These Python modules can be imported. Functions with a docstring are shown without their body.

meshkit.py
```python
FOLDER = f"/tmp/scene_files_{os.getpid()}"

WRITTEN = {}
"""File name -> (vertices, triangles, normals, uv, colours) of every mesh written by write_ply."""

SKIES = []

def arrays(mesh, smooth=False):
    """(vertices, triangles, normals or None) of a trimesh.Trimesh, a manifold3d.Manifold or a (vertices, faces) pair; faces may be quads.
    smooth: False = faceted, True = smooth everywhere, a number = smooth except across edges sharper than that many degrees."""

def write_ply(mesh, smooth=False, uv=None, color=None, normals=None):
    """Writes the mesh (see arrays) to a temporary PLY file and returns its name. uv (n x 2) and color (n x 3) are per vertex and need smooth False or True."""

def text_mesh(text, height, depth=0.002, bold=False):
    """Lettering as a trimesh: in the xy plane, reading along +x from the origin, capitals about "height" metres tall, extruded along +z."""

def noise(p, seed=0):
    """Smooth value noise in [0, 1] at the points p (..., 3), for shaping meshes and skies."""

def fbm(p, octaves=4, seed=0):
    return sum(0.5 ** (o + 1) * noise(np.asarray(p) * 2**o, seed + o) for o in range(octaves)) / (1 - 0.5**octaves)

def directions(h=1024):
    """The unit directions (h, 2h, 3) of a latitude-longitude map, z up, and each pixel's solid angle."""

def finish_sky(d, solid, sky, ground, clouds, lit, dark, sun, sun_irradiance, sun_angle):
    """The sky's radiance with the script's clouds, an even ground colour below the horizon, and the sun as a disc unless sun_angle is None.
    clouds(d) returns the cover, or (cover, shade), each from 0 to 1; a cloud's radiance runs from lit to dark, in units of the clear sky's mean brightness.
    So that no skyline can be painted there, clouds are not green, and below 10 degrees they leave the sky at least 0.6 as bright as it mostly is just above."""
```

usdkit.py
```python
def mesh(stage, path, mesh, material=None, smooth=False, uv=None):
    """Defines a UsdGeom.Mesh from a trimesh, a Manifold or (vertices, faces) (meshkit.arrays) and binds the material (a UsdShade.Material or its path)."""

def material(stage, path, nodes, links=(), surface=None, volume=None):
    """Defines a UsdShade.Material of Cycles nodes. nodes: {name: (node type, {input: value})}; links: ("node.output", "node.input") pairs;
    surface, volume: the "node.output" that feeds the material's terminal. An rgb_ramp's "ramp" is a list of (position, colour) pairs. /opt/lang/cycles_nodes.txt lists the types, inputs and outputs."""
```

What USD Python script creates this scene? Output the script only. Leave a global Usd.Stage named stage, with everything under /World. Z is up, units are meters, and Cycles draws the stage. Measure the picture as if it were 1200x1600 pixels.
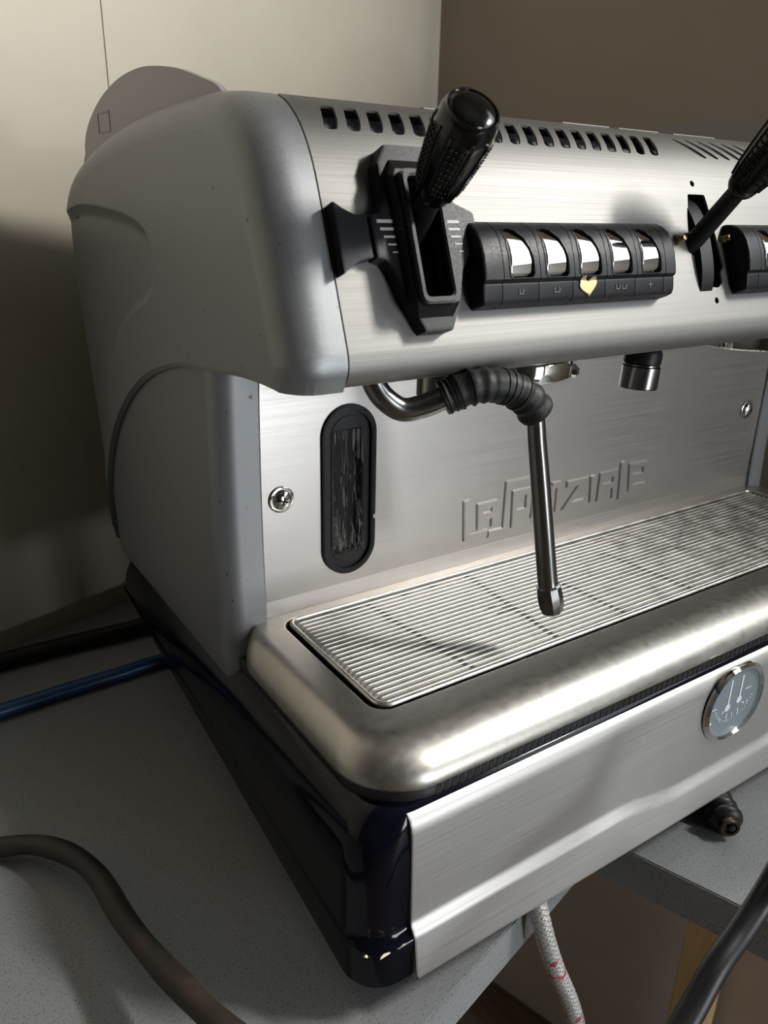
import math, random
import numpy as np
import trimesh, manifold3d, shapely
from shapely.geometry import Polygon, LineString, Point, box as sbox
from shapely.ops import unary_union
from pxr import Usd, UsdGeom, UsdLux, UsdShade, Sdf, Gf, Vt
import usdkit, meshkit

random.seed(7)
RNG = np.random.default_rng(7)
stage = Usd.Stage.CreateInMemory()
UsdGeom.SetStageUpAxis(stage, 'Z')
UsdGeom.SetStageMetersPerUnit(stage, 1.0)
UsdGeom.Xform.Define(stage, '/World')
UsdGeom.Scope.Define(stage, '/World/Looks')

# ------------------------------------------------------------------ camera, light, exposure
# metres; x runs along the front of the machine, y away from the viewer, z up; z = 0 is the worktop
CAMPOS = (-.552, -.510, .495)
YAW, PITCH, ROLL, FPX = math.radians(33.854), math.radians(21.224), math.radians(1.2625), 1224.3
EXPOSURE = 0.18
KEY = 220.0            # the window's daylight
LOW = 1.7            # the same window's lower, shaded part
FILL = 15.0            # added fill light, set in an unseen opening behind the viewer
def camera():
    cy, sy, cp, sp = math.cos(YAW), math.sin(YAW), math.cos(PITCH), math.sin(PITCH)
    fwd = np.array([sy*cp, cy*cp, -sp]); right = np.array([cy, -sy, 0.]); up = np.cross(right, fwd)
    c, s = math.cos(ROLL), math.sin(ROLL)
    r, u = c*right + s*up, -s*right + c*up
    m = Gf.Matrix4d(*[*r, 0, *u, 0, *(-fwd), 0, *CAMPOS, 1])
    cam = UsdGeom.Camera.Define(stage, '/World/camera')
    cam.AddTransformOp().Set(m)
    cam.CreateHorizontalApertureAttr(36.0)
    cam.CreateVerticalApertureAttr(48.0)
    cam.CreateFocalLengthAttr(36.0*FPX/1200)
    cam.CreateFStopAttr(14.0)
    cam.CreateFocusDistanceAttr(.60)
    cam.CreateExposureAttr(EXPOSURE)
    cam.CreateClippingRangeAttr(Gf.Vec2f(.02, 100))
camera()

# the room's own axes: corner behind the machine, U along the left wall, V along the right wall
ANG = math.radians(16.5)
CORNER = np.array([.3057, .639])
UD = np.array([-math.cos(ANG), -math.sin(ANG)])
VD = np.array([math.sin(ANG), -math.cos(ANG)])
def RM(u, v, z=0.):
    p = CORNER + UD*u + VD*v
    return np.array([p[0], p[1], z])
ROOM_U, ROOM_V, FLOOR, CEIL = 3.4, 4.3, -.87, 2.25
WIN = (.95, 2.90, .62, 1.56)        # window in the right wall: v0, v1, z0, z1
WIN2 = (.25, 1.05, -.60, .95)            # opening added for the fill light, behind the viewer: u0, u1, z0, z1

def rect_light(name, centre, xdir, zdir, w, h, intensity, color):
    l = UsdLux.RectLight.Define(stage, '/World/' + name)
    x = np.array(xdir, float); z = -np.array(zdir, float); y = np.cross(z, x)     # shines along -z
    l.AddTransformOp().Set(Gf.Matrix4d(*[*x, 0, *y, 0, *z, 0, *map(float, centre), 1]))
    l.CreateWidthAttr(w); l.CreateHeightAttr(h)
    l.CreateIntensityAttr(intensity); l.CreateColorAttr(Gf.Vec3f(*color))
    return l
rect_light('daylight', RM(-.025, 1.63, 1.29), (*VD, 0), (*UD, 0), .42, .17, KEY, (1, .965, .90))
rect_light('daylight_low', RM(-.032, (WIN[0]+WIN[1])/2, (WIN[2]+WIN[3])/2), (*VD, 0), (*UD, 0), WIN[1]-WIN[0]-.06, WIN[3]-WIN[2]-.06, LOW, (.95, .98, 1.0))
rect_light('fill_rear', RM((WIN2[0]+WIN2[1])/2, ROOM_V+.03, (WIN2[2]+WIN2[3])/2), (*UD, 0), (*(-VD), 0), WIN2[1]-WIN2[0], WIN2[3]-WIN2[2], FILL, (.93, .97, 1.0))  # added fill, placed so the machine keeps it off the shaded wall
dome = UsdLux.DomeLight.Define(stage, '/World/sky')
dome.CreateIntensityAttr(.6); dome.CreateColorAttr(Gf.Vec3f(.75, .87, 1.0))

# ------------------------------------------------------------------ materials
MATS = {}
def mat(name, nodes, links=(), surface='p.BSDF'):
    MATS[name] = usdkit.material(stage, '/World/Looks/' + name, nodes, links, surface=surface)
def plain(name, color, rough=.5, metal=0., spec=.5, coat=0., **kw):
    mat(name, {'p': ('principled_bsdf', dict(base_color=color, roughness=rough, metallic=metal, specular_ior_level=spec, coat_weight=coat, **kw))})
def noisy(name, c0, c1, scale, r0, r1, metal=0., bump=0., stretch=(1, 1, 1), spec=.5, detail=4, lo=.35, hi=.65, rscale=None, coat=0., spots=None, aniso=0.):
    n = {'g': ('geometry', {}), 'm': ('mapping', {'scale': stretch}), 'n': ('noise_texture', {'scale': scale, 'detail': detail, 'roughness': .6}),
         'c': ('rgb_ramp', {'ramp': [(lo, c0), (hi, c1)]}),
         'n2': ('noise_texture', {'scale': rscale or scale, 'detail': 3}),
         'r': ('map_range', {'from_min': .3, 'from_max': .7, 'to_min': r0, 'to_max': r1}),
         'p': ('principled_bsdf', dict(metallic=metal, specular_ior_level=spec, coat_weight=coat, anisotropic=aniso))}
    l = [('g.position', 'm.vector'), ('m.vector', 'n.vector'), ('n.fac', 'c.fac'), ('m.vector', 'n2.vector'), ('n2.fac', 'r.value'), ('r.result', 'p.roughness')]
    if spots:
        sc, th, col = spots
        n['sn'] = ('noise_texture', {'scale': sc, 'detail': 2, 'roughness': .7})
        n['sr'] = ('map_range', {'from_min': th, 'from_max': th+.03, 'to_min': 0., 'to_max': 1., 'clamp': True})
        n['sm'] = ('mix', {'color2': col})
        l += [('g.position', 'sn.vector'), ('sn.fac', 'sr.value'), ('sr.result', 'sm.fac'), ('c.color', 'sm.color1'), ('sm.color', 'p.base_color')]
    else:
        l += [('c.color', 'p.base_color')]
    if bump:
        n['b'] = ('bump', {'strength': bump, 'distance': .0006})
        l += [('n.fac', 'b.height'), ('b.normal', 'p.normal')]
    mat(name, n, l)

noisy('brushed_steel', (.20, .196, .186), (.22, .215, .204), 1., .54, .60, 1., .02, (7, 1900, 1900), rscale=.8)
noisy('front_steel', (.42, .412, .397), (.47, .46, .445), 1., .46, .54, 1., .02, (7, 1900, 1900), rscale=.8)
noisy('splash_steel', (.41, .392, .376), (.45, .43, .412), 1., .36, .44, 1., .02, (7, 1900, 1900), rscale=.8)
noisy('tray_steel', (.40, .38, .348), (.435, .415, .382), 160., .36, .42, 1., .01, (1, 1, 1), spots=(420., .72, (.42, .38, .33)))
noisy('grate_steel', (.46, .445, .42), (.56, .545, .52), 60., .30, .44, 1.)
plain('chrome', (.80, .79, .77), .06, 1.)
plain('dull_chrome', (.24, .24, .235), .22, 1.)
noisy('silver_paint', (.19, .196, .202), (.25, .257, .264), 1600., .42, .52, .6, 0., spots=(110., .722, (.09, .085, .08)))
noisy('black_plastic', (.007, .007, .0085), (.012, .012, .014), 900., .38, .50, 0., .06, spec=.22)
plain('black_gloss', (.003, .0035, .0075), .10, 0., .24)
noisy('black_rubber', (.007, .007, .008), (.014, .0135, .0135), 300., .45, .6, 0., .12, spec=.3)
plain('grip_black', (.0035, .0035, .0035), .14, 0., .4)
noisy('inner_foil', (.10, .10, .105), (.34, .34, .35), 500., .4, .6, .6)
plain('void', (.006, .006, .006), .8)
plain('ear_plastic', (.27, .25, .265), .38)
plain('print_grey', (.42, .42, .43), .6)
plain('print_white', (.80, .82, .82), .6)
plain('print_faint', (.075, .078, .085), .5)
plain('ear_print', (.235, .216, .228), .45)
plain('gold', (.58, .47, .24), .45, .6)
plain('brass', (.34, .25, .13), .3, 1.)
plain('copper', (.11, .075, .055), .4, 1.)
plain('dial_face', (.20, .24, .27), .4)
plain('chip_cream', (.72, .66, .52), .6)
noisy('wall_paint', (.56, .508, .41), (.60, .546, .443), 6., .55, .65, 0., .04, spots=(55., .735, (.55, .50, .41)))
noisy('laminate', (.185, .193, .199), (.235, .244, .25), 700., .45, .55, 0., 0., spots=(620., .61, (.075, .079, .083)), spec=.35)
noisy('floor_wood', (.12, .082, .052), (.18, .125, .08), 3., .45, .6, 0., .05, (14, 2, 2))
noisy('pine', (.50, .31, .14), (.64, .43, .22), 2., .5, .65, 0., .03, (30, 30, 2))
noisy('panel_brown', (.46, .395, .345), (.50, .43, .375), 8., .5, .6)
noisy('dirty_rubber', (.009, .0085, .0085), (.045, .029, .019), 17., .5, .7, 0., .2, lo=.42, hi=.72)
plain('blue_hose_plastic', (.012, .055, .16), .35)
plain('cable_black', (.010, .010, .011), .40, 0., .3)
noisy('braid_steel', (.58, .575, .56), (.78, .775, .755), 500., .28, .4, .55)
plain('braid_red', (.42, .03, .05), .5)
plain('ceiling_dark', (.05, .046, .04), .7)
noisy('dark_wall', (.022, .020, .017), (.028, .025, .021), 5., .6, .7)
noisy('wall_paint_shaded', (.29, .235, .178), (.315, .258, .196), 6., .55, .65, 0., .04)  # wall paint darkened: shade of the unlit right wall is in the colour
plain('frame_white', (.75, .74, .72), .4)
# window pane and crumpled film
FRONT_ONLY = {'ge': ('geometry', {}), 'inv': ('math', {'math_type': 'subtract', 'value1': 1.}), 'mul': ('math', {'math_type': 'multiply'})}
FLINK = [('ge.backfacing', 'inv.value2'), ('inv.value', 'mul.value1'), ('f.fac', 'mul.value2'), ('mul.value', 'x.fac')]
mat('pane', {**FRONT_ONLY, 't': ('transparent_bsdf', {'color': (.97, .98, .98)}), 'g': ('glossy_bsdf', {'roughness': .02}), 'f': ('fresnel', {'IOR': 1.45}), 'x': ('mix_closure', {})},
    FLINK + [ ('t.BSDF', 'x.closure1'), ('g.BSDF', 'x.closure2')], surface='x.closure')
mat('film', {**FRONT_ONLY, 'g': ('geometry', {}), 'm': ('mapping', {'scale': (260, 260, 16)}), 'n': ('noise_texture', {'scale': 1., 'detail': 4, 'distortion': 1.6}),
             'b': ('bump', {'strength': .8, 'distance': .005}), 't': ('transparent_bsdf', {'color': (.85, .85, .85)}), 'gl': ('principled_bsdf', {'roughness': .22, 'base_color': (.50, .49, .46)}),
             'f': ('fresnel', {'IOR': 1.5}), 'r': ('map_range', {'from_min': .50, 'from_max': .80, 'to_min': .02, 'to_max': .6, 'clamp': True}), 'x': ('mix_closure', {})},
    [('g.position', 'm.vector'), ('m.vector', 'n.vector'), ('n.fac', 'b.height'), ('b.normal', 'gl.normal'), ('n.fac', 'r.value'), ('r.result', 'x.fac'), ('t.BSDF', 'x.closure1'), ('gl.BSDF', 'x.closure2')], surface='x.closure')

# ------------------------------------------------------------------ helpers
TAKEN = {}
def numbered(parent, name):
    k = (str(parent), name); n = TAKEN.get(k, 0); TAKEN[k] = n + 1
    return name if n == 0 else f'{name}_{n:03d}'
BASE = {}
def meta(prim, label=None, category=None, group=None, kind=None):
    for k, v in dict(label=label, category=category, group=group, kind=kind).items():
        if v: prim.SetCustomDataByKey(k, v)
def thing(name, label, cat, base=(0, 0, 0), group=None, kind=None):
    p = '/World/' + numbered('/World', name)
    x = UsdGeom.Xform.Define(stage, p); x.AddTranslateOp().Set(Gf.Vec3d(*map(float, base)))
    BASE[p] = np.array(base, float); meta(x.GetPrim(), label, cat, group, kind)
    return p
def to_tm(m):
    if isinstance(m, manifold3d.Manifold):
        q = m.to_mesh(); return trimesh.Trimesh(np.array(q.vert_properties)[:, :3], np.array(q.tri_verts), process=False)
    if isinstance(m, (tuple, list)):
        v, f, _ = meshkit.arrays(m); return trimesh.Trimesh(v, f, process=False)
    return m
def part(parent, name, mesh, material, smooth=30, label=None, kind=None):
    p = parent + '/' + numbered(parent, name)
    b = BASE[parent]; BASE[p] = b
    m = to_tm(mesh)
    v, f, n = meshkit.arrays(m, smooth)
    g = usdkit.mesh(stage, p, (v - b, f), MATS[material], smooth=False)
    if n is not None:
        g.CreateNormalsAttr(Vt.Vec3fArray.FromNumpy(n.astype(np.float32))); g.SetNormalsInterpolation('vertex')
    meta(g.GetPrim(), label, None, None, kind)
    return p
def solo(name, mesh, material, label, cat, smooth=30, group=None, kind=None):
    p = '/World/' + numbered('/World', name)
    m = to_tm(mesh)
    v, f, n = meshkit.arrays(m, smooth)
    lo, hi = v.min(0), v.max(0); b = np.array([*((lo+hi)/2)[:2], lo[2]])
    g = usdkit.mesh(stage, p, (v - b, f), MATS[material], smooth=False)
    if n is not None:
        g.CreateNormalsAttr(Vt.Vec3fArray.FromNumpy(n.astype(np.float32))); g.SetNormalsInterpolation('vertex')
    g.AddTranslateOp().Set(Gf.Vec3d(*map(float, b)))
    meta(g.GetPrim(), label, cat, group, kind)
    return p
def cat_(*ms): return trimesh.util.concatenate([to_tm(m) for m in ms])
def man(m):
    if isinstance(m, manifold3d.Manifold): return m
    m = to_tm(m); m = m.copy(); m.merge_vertices()
    return manifold3d.Manifold(manifold3d.Mesh(np.asarray(m.vertices, np.float32), np.asarray(m.faces, np.uint32)))
def hull(pts): return to_tm(manifold3d.Manifold.hull_points(np.asarray(pts, float).tolist()))
def apply(m, A, t=(0, 0, 0)):
    m = to_tm(m).copy(); m.vertices = m.vertices @ np.asarray(A, float).T + np.asarray(t, float)
    if np.linalg.det(A) < 0: m.invert()
    return m
I3 = np.eye(3)
def bx(c, s, A=I3, bev=0.0):
    c, s = np.array(c, float), np.array(s, float)/2
    if bev <= 0:
        m = trimesh.creation.box(s*2)
    else:
        pts = []
        for sx in (-1, 1):
            for sy in (-1, 1):
                for sz in (-1, 1):
                    q = np.array([sx, sy, sz])
                    for k in range(3):
                        e = s - bev; e[k] = s[k]
                        pts.append(q*e)
        m = hull(pts)
    return apply(m, A, c)
def extr(poly, d, A=I3, t=(0, 0, 0), z0=0.):
    gs = getattr(poly, 'geoms', [poly]); out = []
    for g in gs:
        m = trimesh.creation.extrude_polygon(g, d, engine='earcut'); m.apply_translation((0, 0, z0)); out.append(m)
    return apply(trimesh.util.concatenate(out), A, t)
YZX = np.array([[0, 0, 1.], [1, 0, 0], [0, 1, 0]])      # (a, b, h) -> x = h, y = a, z = b
XZY = np.array([[1., 0, 0], [0, 0, -1], [0, 1, 0]])     # (a, b, h) -> x = a, z = b, y = -h (out of a front face)
def crom(P, n=12):
    P = np.array(P, float); Q = np.vstack([2*P[0]-P[1], P, 2*P[-1]-P[-2]]); out = []
    for i in range(1, len(Q)-2):
        a, b, c, d = Q[i-1:i+3]
        for t in np.linspace(0, 1, n, endpoint=False):
            out.append(.5*((2*b) + (c-a)*t + (2*a-5*b+4*c-d)*t*t + (3*b-a-3*c+d)*t**3))
    out.append(P[-1]); return np.array(out)
def frames(P):
    T = np.gradient(P, axis=0); T /= np.linalg.norm(T, axis=1, keepdims=True)
    a = np.array([0, 0, 1.]) if abs(T[0][2]) < .9 else np.array([1., 0, 0])
    n = np.cross(T[0], a); n /= np.linalg.norm(n); N = []
    for t in T:
        n = n - t*(n@t); n /= np.linalg.norm(n); N.append(n.copy())
    N = np.array(N); return T, N, np.cross(T, N)
def tube(P, r, seg=20, cap=True):
    P = np.array(P, float); T, N, B = frames(P)
    r = np.broadcast_to(np.asarray(r, float), (len(P),))
    th = np.linspace(0, 2*np.pi, seg, endpoint=False)
    V = (P[:, None] + r[:, None, None]*(np.cos(th)[None, :, None]*N[:, None] + np.sin(th)[None, :, None]*B[:, None])).reshape(-1, 3)
    F = []
    for i in range(len(P)-1):
        for j in range(seg):
            a, b = i*seg+j, i*seg+(j+1) % seg
            F += [(a, b, b+seg), (a, b+seg, a+seg)]
    if cap:
        V = np.vstack([V, P[0], P[-1]]); k = len(P)*seg; e = (len(P)-1)*seg
        for j in range(seg):
            F += [(k, (j+1) % seg, j), (k+1, e+j, e+(j+1) % seg)]
    m = trimesh.Trimesh(V, np.array(F), process=False)
    return m
def axis_frame(d):
    d = np.array(d, float); d /= np.linalg.norm(d)
    a = np.array([0, 0, 1.]) if abs(d[2]) < .9 else np.array([1., 0, 0])
    n = np.cross(a, d); n /= np.linalg.norm(n)
    return np.stack([n, np.cross(d, n), d], 1)
def lathe(prof, seg=40, d=(0, 0, 1), o=(0, 0, 0)):
    """prof: (radius, height) pairs from the bottom to the top; turned about d through o"""
    p = np.array(prof, float); th = np.linspace(0, 2*np.pi, seg, endpoint=False)
    V = np.stack([p[:, 0, None]*np.cos(th), p[:, 0, None]*np.sin(th), np.repeat(p[:, 1, None], seg, 1)], -1).reshape(-1, 3); F = []
    for i in range(len(p)-1):
        for j in range(seg):
            a, b = i*seg+j, i*seg+(j+1) % seg
            F += [(a, b, b+seg), (a, b+seg, a+seg)]
    V = np.vstack([V, [0, 0, p[0, 1]], [0, 0, p[-1, 1]]]); k = len(p)*seg; e = (len(p)-1)*seg
    for j in range(seg):
        F += [(k, (j+1) % seg, j), (k+1, e+j, e+(j+1) % seg)]
    m = trimesh.Trimesh(V, np.array(F), process=False)
    return apply(m, axis_frame(d), o)
def rrect(x0, x1, y0, y1, r, n=8):
    """closed loop of 4(n+1) points, counter-clockwise from the right of the front edge"""
    r = max(min(r, (x1-x0)/2-1e-5, (y1-y0)/2-1e-5), 1e-4); P = []
    for cx, cy, a in ((x1-r, y0+r, -90), (x1-r, y1-r, 0), (x0+r, y1-r, 90), (x0+r, y0+r, 180)):
        for t in np.linspace(0, 90, n+1):
            q = math.radians(a+t); P.append((cx + r*math.cos(q), cy + r*math.sin(q)))
    return np.array(P)
def loft(rings, cap0=False, cap1=False, split=None):
    """rings: loops of equally many points, from outside/bottom to inside/top"""
    n = len(rings[0]); V = np.vstack(rings); F = []
    for i in range(len(rings)-1):
        for j in range(n):
            a, b = i*n+j, i*n+(j+1) % n
            F += [(a, b, b+n), (a, b+n, a+n)]
    if cap0:
        V = np.vstack([V, rings[0].mean(0)]); k = len(V)-1
        F += [(k, (j+1) % n, j) for j in range(n)]
    if cap1:
        V = np.vstack([V, rings[-1].mean(0)]); k = len(V)-1; e = (len(rings)-1)*n
        F += [(k, e+j, e+(j+1) % n) for j in range(n)]
    return trimesh.Trimesh(V, np.array(F), process=False)
def ring(loop, z): return np.c_[loop, np.full(len(loop), z)]
def stadium(cx, cy, w, h, n=16):
    if h >= w: return LineString([(cx, cy-(h-w)/2), (cx, cy+(h-w)/2)]).buffer(w/2, quad_segs=n)
    return LineString([(cx-(w-h)/2, cy), (cx+(w-h)/2, cy)]).buffer(h/2, quad_segs=n)
def rpoly(pts, r, n=5):
    """polygon with rounded corners"""
    return Polygon(pts).buffer(-r).buffer(2*r, quad_segs=n).buffer(-r, quad_segs=n)
def bevelled(poly, h0, h1, b, k=2):
    """prism of a polygon whose top edge is rounded by b (built from shrinking slabs, so any outline will do)"""
    out = [extr(poly, h1-b-h0, z0=h0)]
    for i in range(1, k+1):
        a0 = (i-1)/k*math.pi/2; a1 = i/k*math.pi/2
        q = poly.buffer(-b*(1-math.cos(a1))*.999 - 1e-6, join_style=1)
        if q.is_empty: break
        out.append(extr(q, b*(math.sin(a1)-math.sin(a0))+2e-5, z0=h1-b+b*math.sin(a0)-1e-5))
    return out
def puff(poly, h0, h1, b, k=4, top=None):
    """convex outline raised with a rounded rim; top(x, y) adds to the height"""
    pts = []
    for i in range(k+1):
        a = i/k*math.pi/2
        q = poly.buffer(-b*(1-math.cos(a)))
        for x, y in list(q.exterior.coords)[:-1]:
            pts.append((x, y, h1-b+b*math.sin(a) + (top(x, y) if top else 0)))
    for x, y in list(poly.exterior.coords)[:-1]: pts.append((x, y, h0))
    if top:
        q = poly.buffer(-b); x0, y0, x1, y1 = q.bounds
        for x in np.linspace(x0, x1, 9):
            for y in np.linspace(y0, y1, 17):
                if q.contains(Point(x, y)): pts.append((x, y, h1+top(x, y)))
    return hull(pts)
# the sloping plane of the machine's fascia: (x, s up the slope, h out of it)
F0 = np.array([0, -.111, .468]); FU = np.array([0, .36, .933]); FN = np.array([0, -.933, .36])
FA = np.stack([[1., 0, 0], FU, FN], 1)
def onf(m): return apply(m, FA, F0)
def fp(x, s, h): return FA @ np.array([x, s, h]) + F0

# ------------------------------------------------------------------ the room
def wall_box(u0, u1, v0, v1, z0, z1):
    A = np.stack([[*UD, 0], [*VD, 0], [0, 0, 1.]], 1)
    m = trimesh.creation.box(((u1-u0), (v1-v0), (z1-z0)))
    return apply(m, A, RM((u0+u1)/2, (v0+v1)/2, (z0+z1)/2))
T = .06
SEAM = float((np.array([-.272, .467]) - CORNER) @ UD)
w = thing('wall_left', 'cream painted panel wall left of the corner, daylit above and shaded below', 'wall', RM(1.7, 0, FLOOR), kind='structure')
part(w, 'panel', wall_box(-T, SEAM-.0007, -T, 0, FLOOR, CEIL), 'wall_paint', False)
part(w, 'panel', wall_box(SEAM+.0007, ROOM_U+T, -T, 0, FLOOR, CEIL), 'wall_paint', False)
part(w, 'joint_backing', wall_box(SEAM-.02, SEAM+.02, -T-.01, -.004, FLOOR, CEIL), 'panel_brown', False)
def with_hole(u_is, a0, a1, hole):
    out = []
    h0, h1, z0, z1 = hole
    for (p0, p1, q0, q1) in ((a0, h0, FLOOR, CEIL), (h1, a1, FLOOR, CEIL), (h0, h1, FLOOR, z0), (h0, h1, z1, CEIL)):
        out.append(wall_box(-T, 0, p0, p1, q0, q1) if u_is == 0 else wall_box(p0, p1, ROOM_V, ROOM_V+T, q0, q1))
    return cat_(*out)
solo('wall_right', with_hole(0, 0, ROOM_V, WIN), 'wall_paint_shaded', 'wall with its shade put into a brownish colour, right of the corner behind the machine', 'wall', False, kind='structure')
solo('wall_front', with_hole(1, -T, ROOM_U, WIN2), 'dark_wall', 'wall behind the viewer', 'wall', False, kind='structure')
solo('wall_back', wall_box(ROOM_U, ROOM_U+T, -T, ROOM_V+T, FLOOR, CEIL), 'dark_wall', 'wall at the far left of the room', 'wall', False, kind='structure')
solo('ceiling', wall_box(-T, ROOM_U+T, -T, ROOM_V+T, CEIL, CEIL+.05), 'ceiling_dark', 'plain dark ceiling', 'ceiling', False, kind='structure')
f = thing('floor', 'brown wooden floor seen below the worktop', 'floor', RM(0, 0, FLOOR), kind='structure')
for i, u in enumerate(np.arange(0, ROOM_U, .19)):
    part(f, 'plank', wall_box(u+.0012, min(u+.19, ROOM_U)-.0012, 0, ROOM_V, FLOOR-.02, FLOOR), 'floor_wood', False)
part(f, 'subfloor', wall_box(-T, ROOM_U+T, -T, ROOM_V+T, FLOOR-.05, FLOOR-.006), 'panel_brown', False)
def window(name, boxes, pane):
    t = thing(name, 'white framed window', 'window', (0, 0, 0), kind='structure')
    part(t, 'window_frame', boxes, 'frame_white', False)
    part(t, 'pane', pane, 'pane', False)
v0, v1, z0, z1 = WIN
window('window_1', cat_(wall_box(-T, -.035, v0, v0+.03, z0, z1), wall_box(-T, -.035, v1-.03, v1, z0, z1), wall_box(-T, -.035, v0, v1, z0, z0+.03), wall_box(-T, -.035, v0, v1, z1-.03, z1)),
       wall_box(-.052, -.048, v0+.03, v1-.03, z0+.03, z1-.03))
u0, u1, z0, z1 = WIN2  # unseen window, added to carry the rear fill light
V_ = ROOM_V
window('window_2', cat_(wall_box(u0, u0+.04, V_+.035, V_+T, z0, z1), wall_box(u1-.04, u1, V_+.035, V_+T, z0, z1), wall_box(u0, u1, V_+.035, V_+T, z0, z0+.04), wall_box(u0, u1, V_+.035, V_+T, z1-.04, z1)),
       wall_box(u0+.04, u1-.04, V_+.048, V_+.052, z0+.04, z1-.04))

# ------------------------------------------------------------------ the worktops and what is under them
def slab(poly, z0, z1, b=.0010):
    ms = bevelled(poly, z0, z1, b, 1)
    return cat_(*ms)
def uv2(p): q = np.array(p) - CORNER; return float(q@UD), float(q@VD)
INNER = np.array([-.106, -.176])
e1 = np.array([math.cos(math.radians(14.7)), math.sin(math.radians(14.7))])
e2 = np.array([math.cos(math.radians(-70.5)), math.sin(math.radians(-70.5))])
cw = RM(.003, .003)[:2]
far = INNER - e1*2.2
farw = far + np.array([-e1[1], e1[0]])*((RM(2.9, .003)[:2]-far)@np.array([-e1[1], e1[0]]))
ext = INNER + e1*.56
left_poly = Polygon([tuple(INNER - e1*2.2), tuple(INNER), tuple(INNER + e1*.50), tuple(RM(.003, .45)[:2]), tuple(cw), tuple(RM(2.55, .003)[:2])])
end = INNER + e2*2.0
right_poly = Polygon([tuple(INNER + e2*.001), tuple(end), tuple(RM(.003, 2.85)[:2]), tuple(RM(.003, .55)[:2]), tuple(INNER + e1*.50)])
right_poly = right_poly.difference(left_poly.buffer(.0006))
right_poly = max(getattr(right_poly, 'geoms', [right_poly]), key=lambda g: g.area)
solo('worktop', slab(left_poly, -.038, 0), 'laminate', 'speckled grey laminate worktop along the left wall, under the left half of the coffee machine', 'worktop')
solo('worktop', slab(right_poly, -.038, 0), 'laminate', 'speckled grey worktop at lower right with a dark front edge, under the black ribbed hose', 'worktop')
pc = np.array([.22, .285])
ud = uv2(pc)[0]
solo('plinth_panel', wall_box(ud-.018, ud, .02, 2.4, FLOOR, -.0385), 'panel_brown', 'plain dark brown panel standing under the right worktop, behind the braided hose', 'panel', False)
pu, pv = uv2((.268, -.108))
solo('timber_post', cat_(bx((*RM(pu, pv)[:2], (FLOOR-.0385)/2), (.095, .042, -.0385-FLOOR), np.stack([[*UD, 0], [*VD, 0], [0, 0, 1.]], 1), .002)), 'pine',
     'pale planed pine post under the right worktop', 'post', 20)

# ------------------------------------------------------------------ the coffee machine
M = thing('espresso_machine', 'silver and steel two-group espresso machine with black levers, standing across the worktop corner', 'coffee machine', (0, 0, 0))
GZ = .187                                   # rim of the drip tray
def bspl(P, n=10): return crom(np.array(P), n)
PROF = bspl([(-.050, .5545), (-.062, .5495), (-.0745, .5405), (-.0845, .529), (-.0935, .5135), (-.1035, .489), (-.1165, .4555), (-.1275, .426), (-.131, .415), (-.1305, .406), (-.1255, .3995), (-.116, .3965), (-.100, .3955)], 6)
sheet = LineString(PROF).buffer(.0008, cap_style=2, join_style=1)
fascia = man(extr(sheet, .648, YZX, (-.324, 0, 0)))
def prof_at(z):
    i = np.argmin(abs(PROF[:len(PROF)//2+20, 1]-z)); j = min(max(i, 1), len(PROF)-2)
    t = PROF[j+1]-PROF[j-1]; t /= np.linalg.norm(t); return PROF[i], np.array([-t[1], t[0]])*-1
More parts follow.
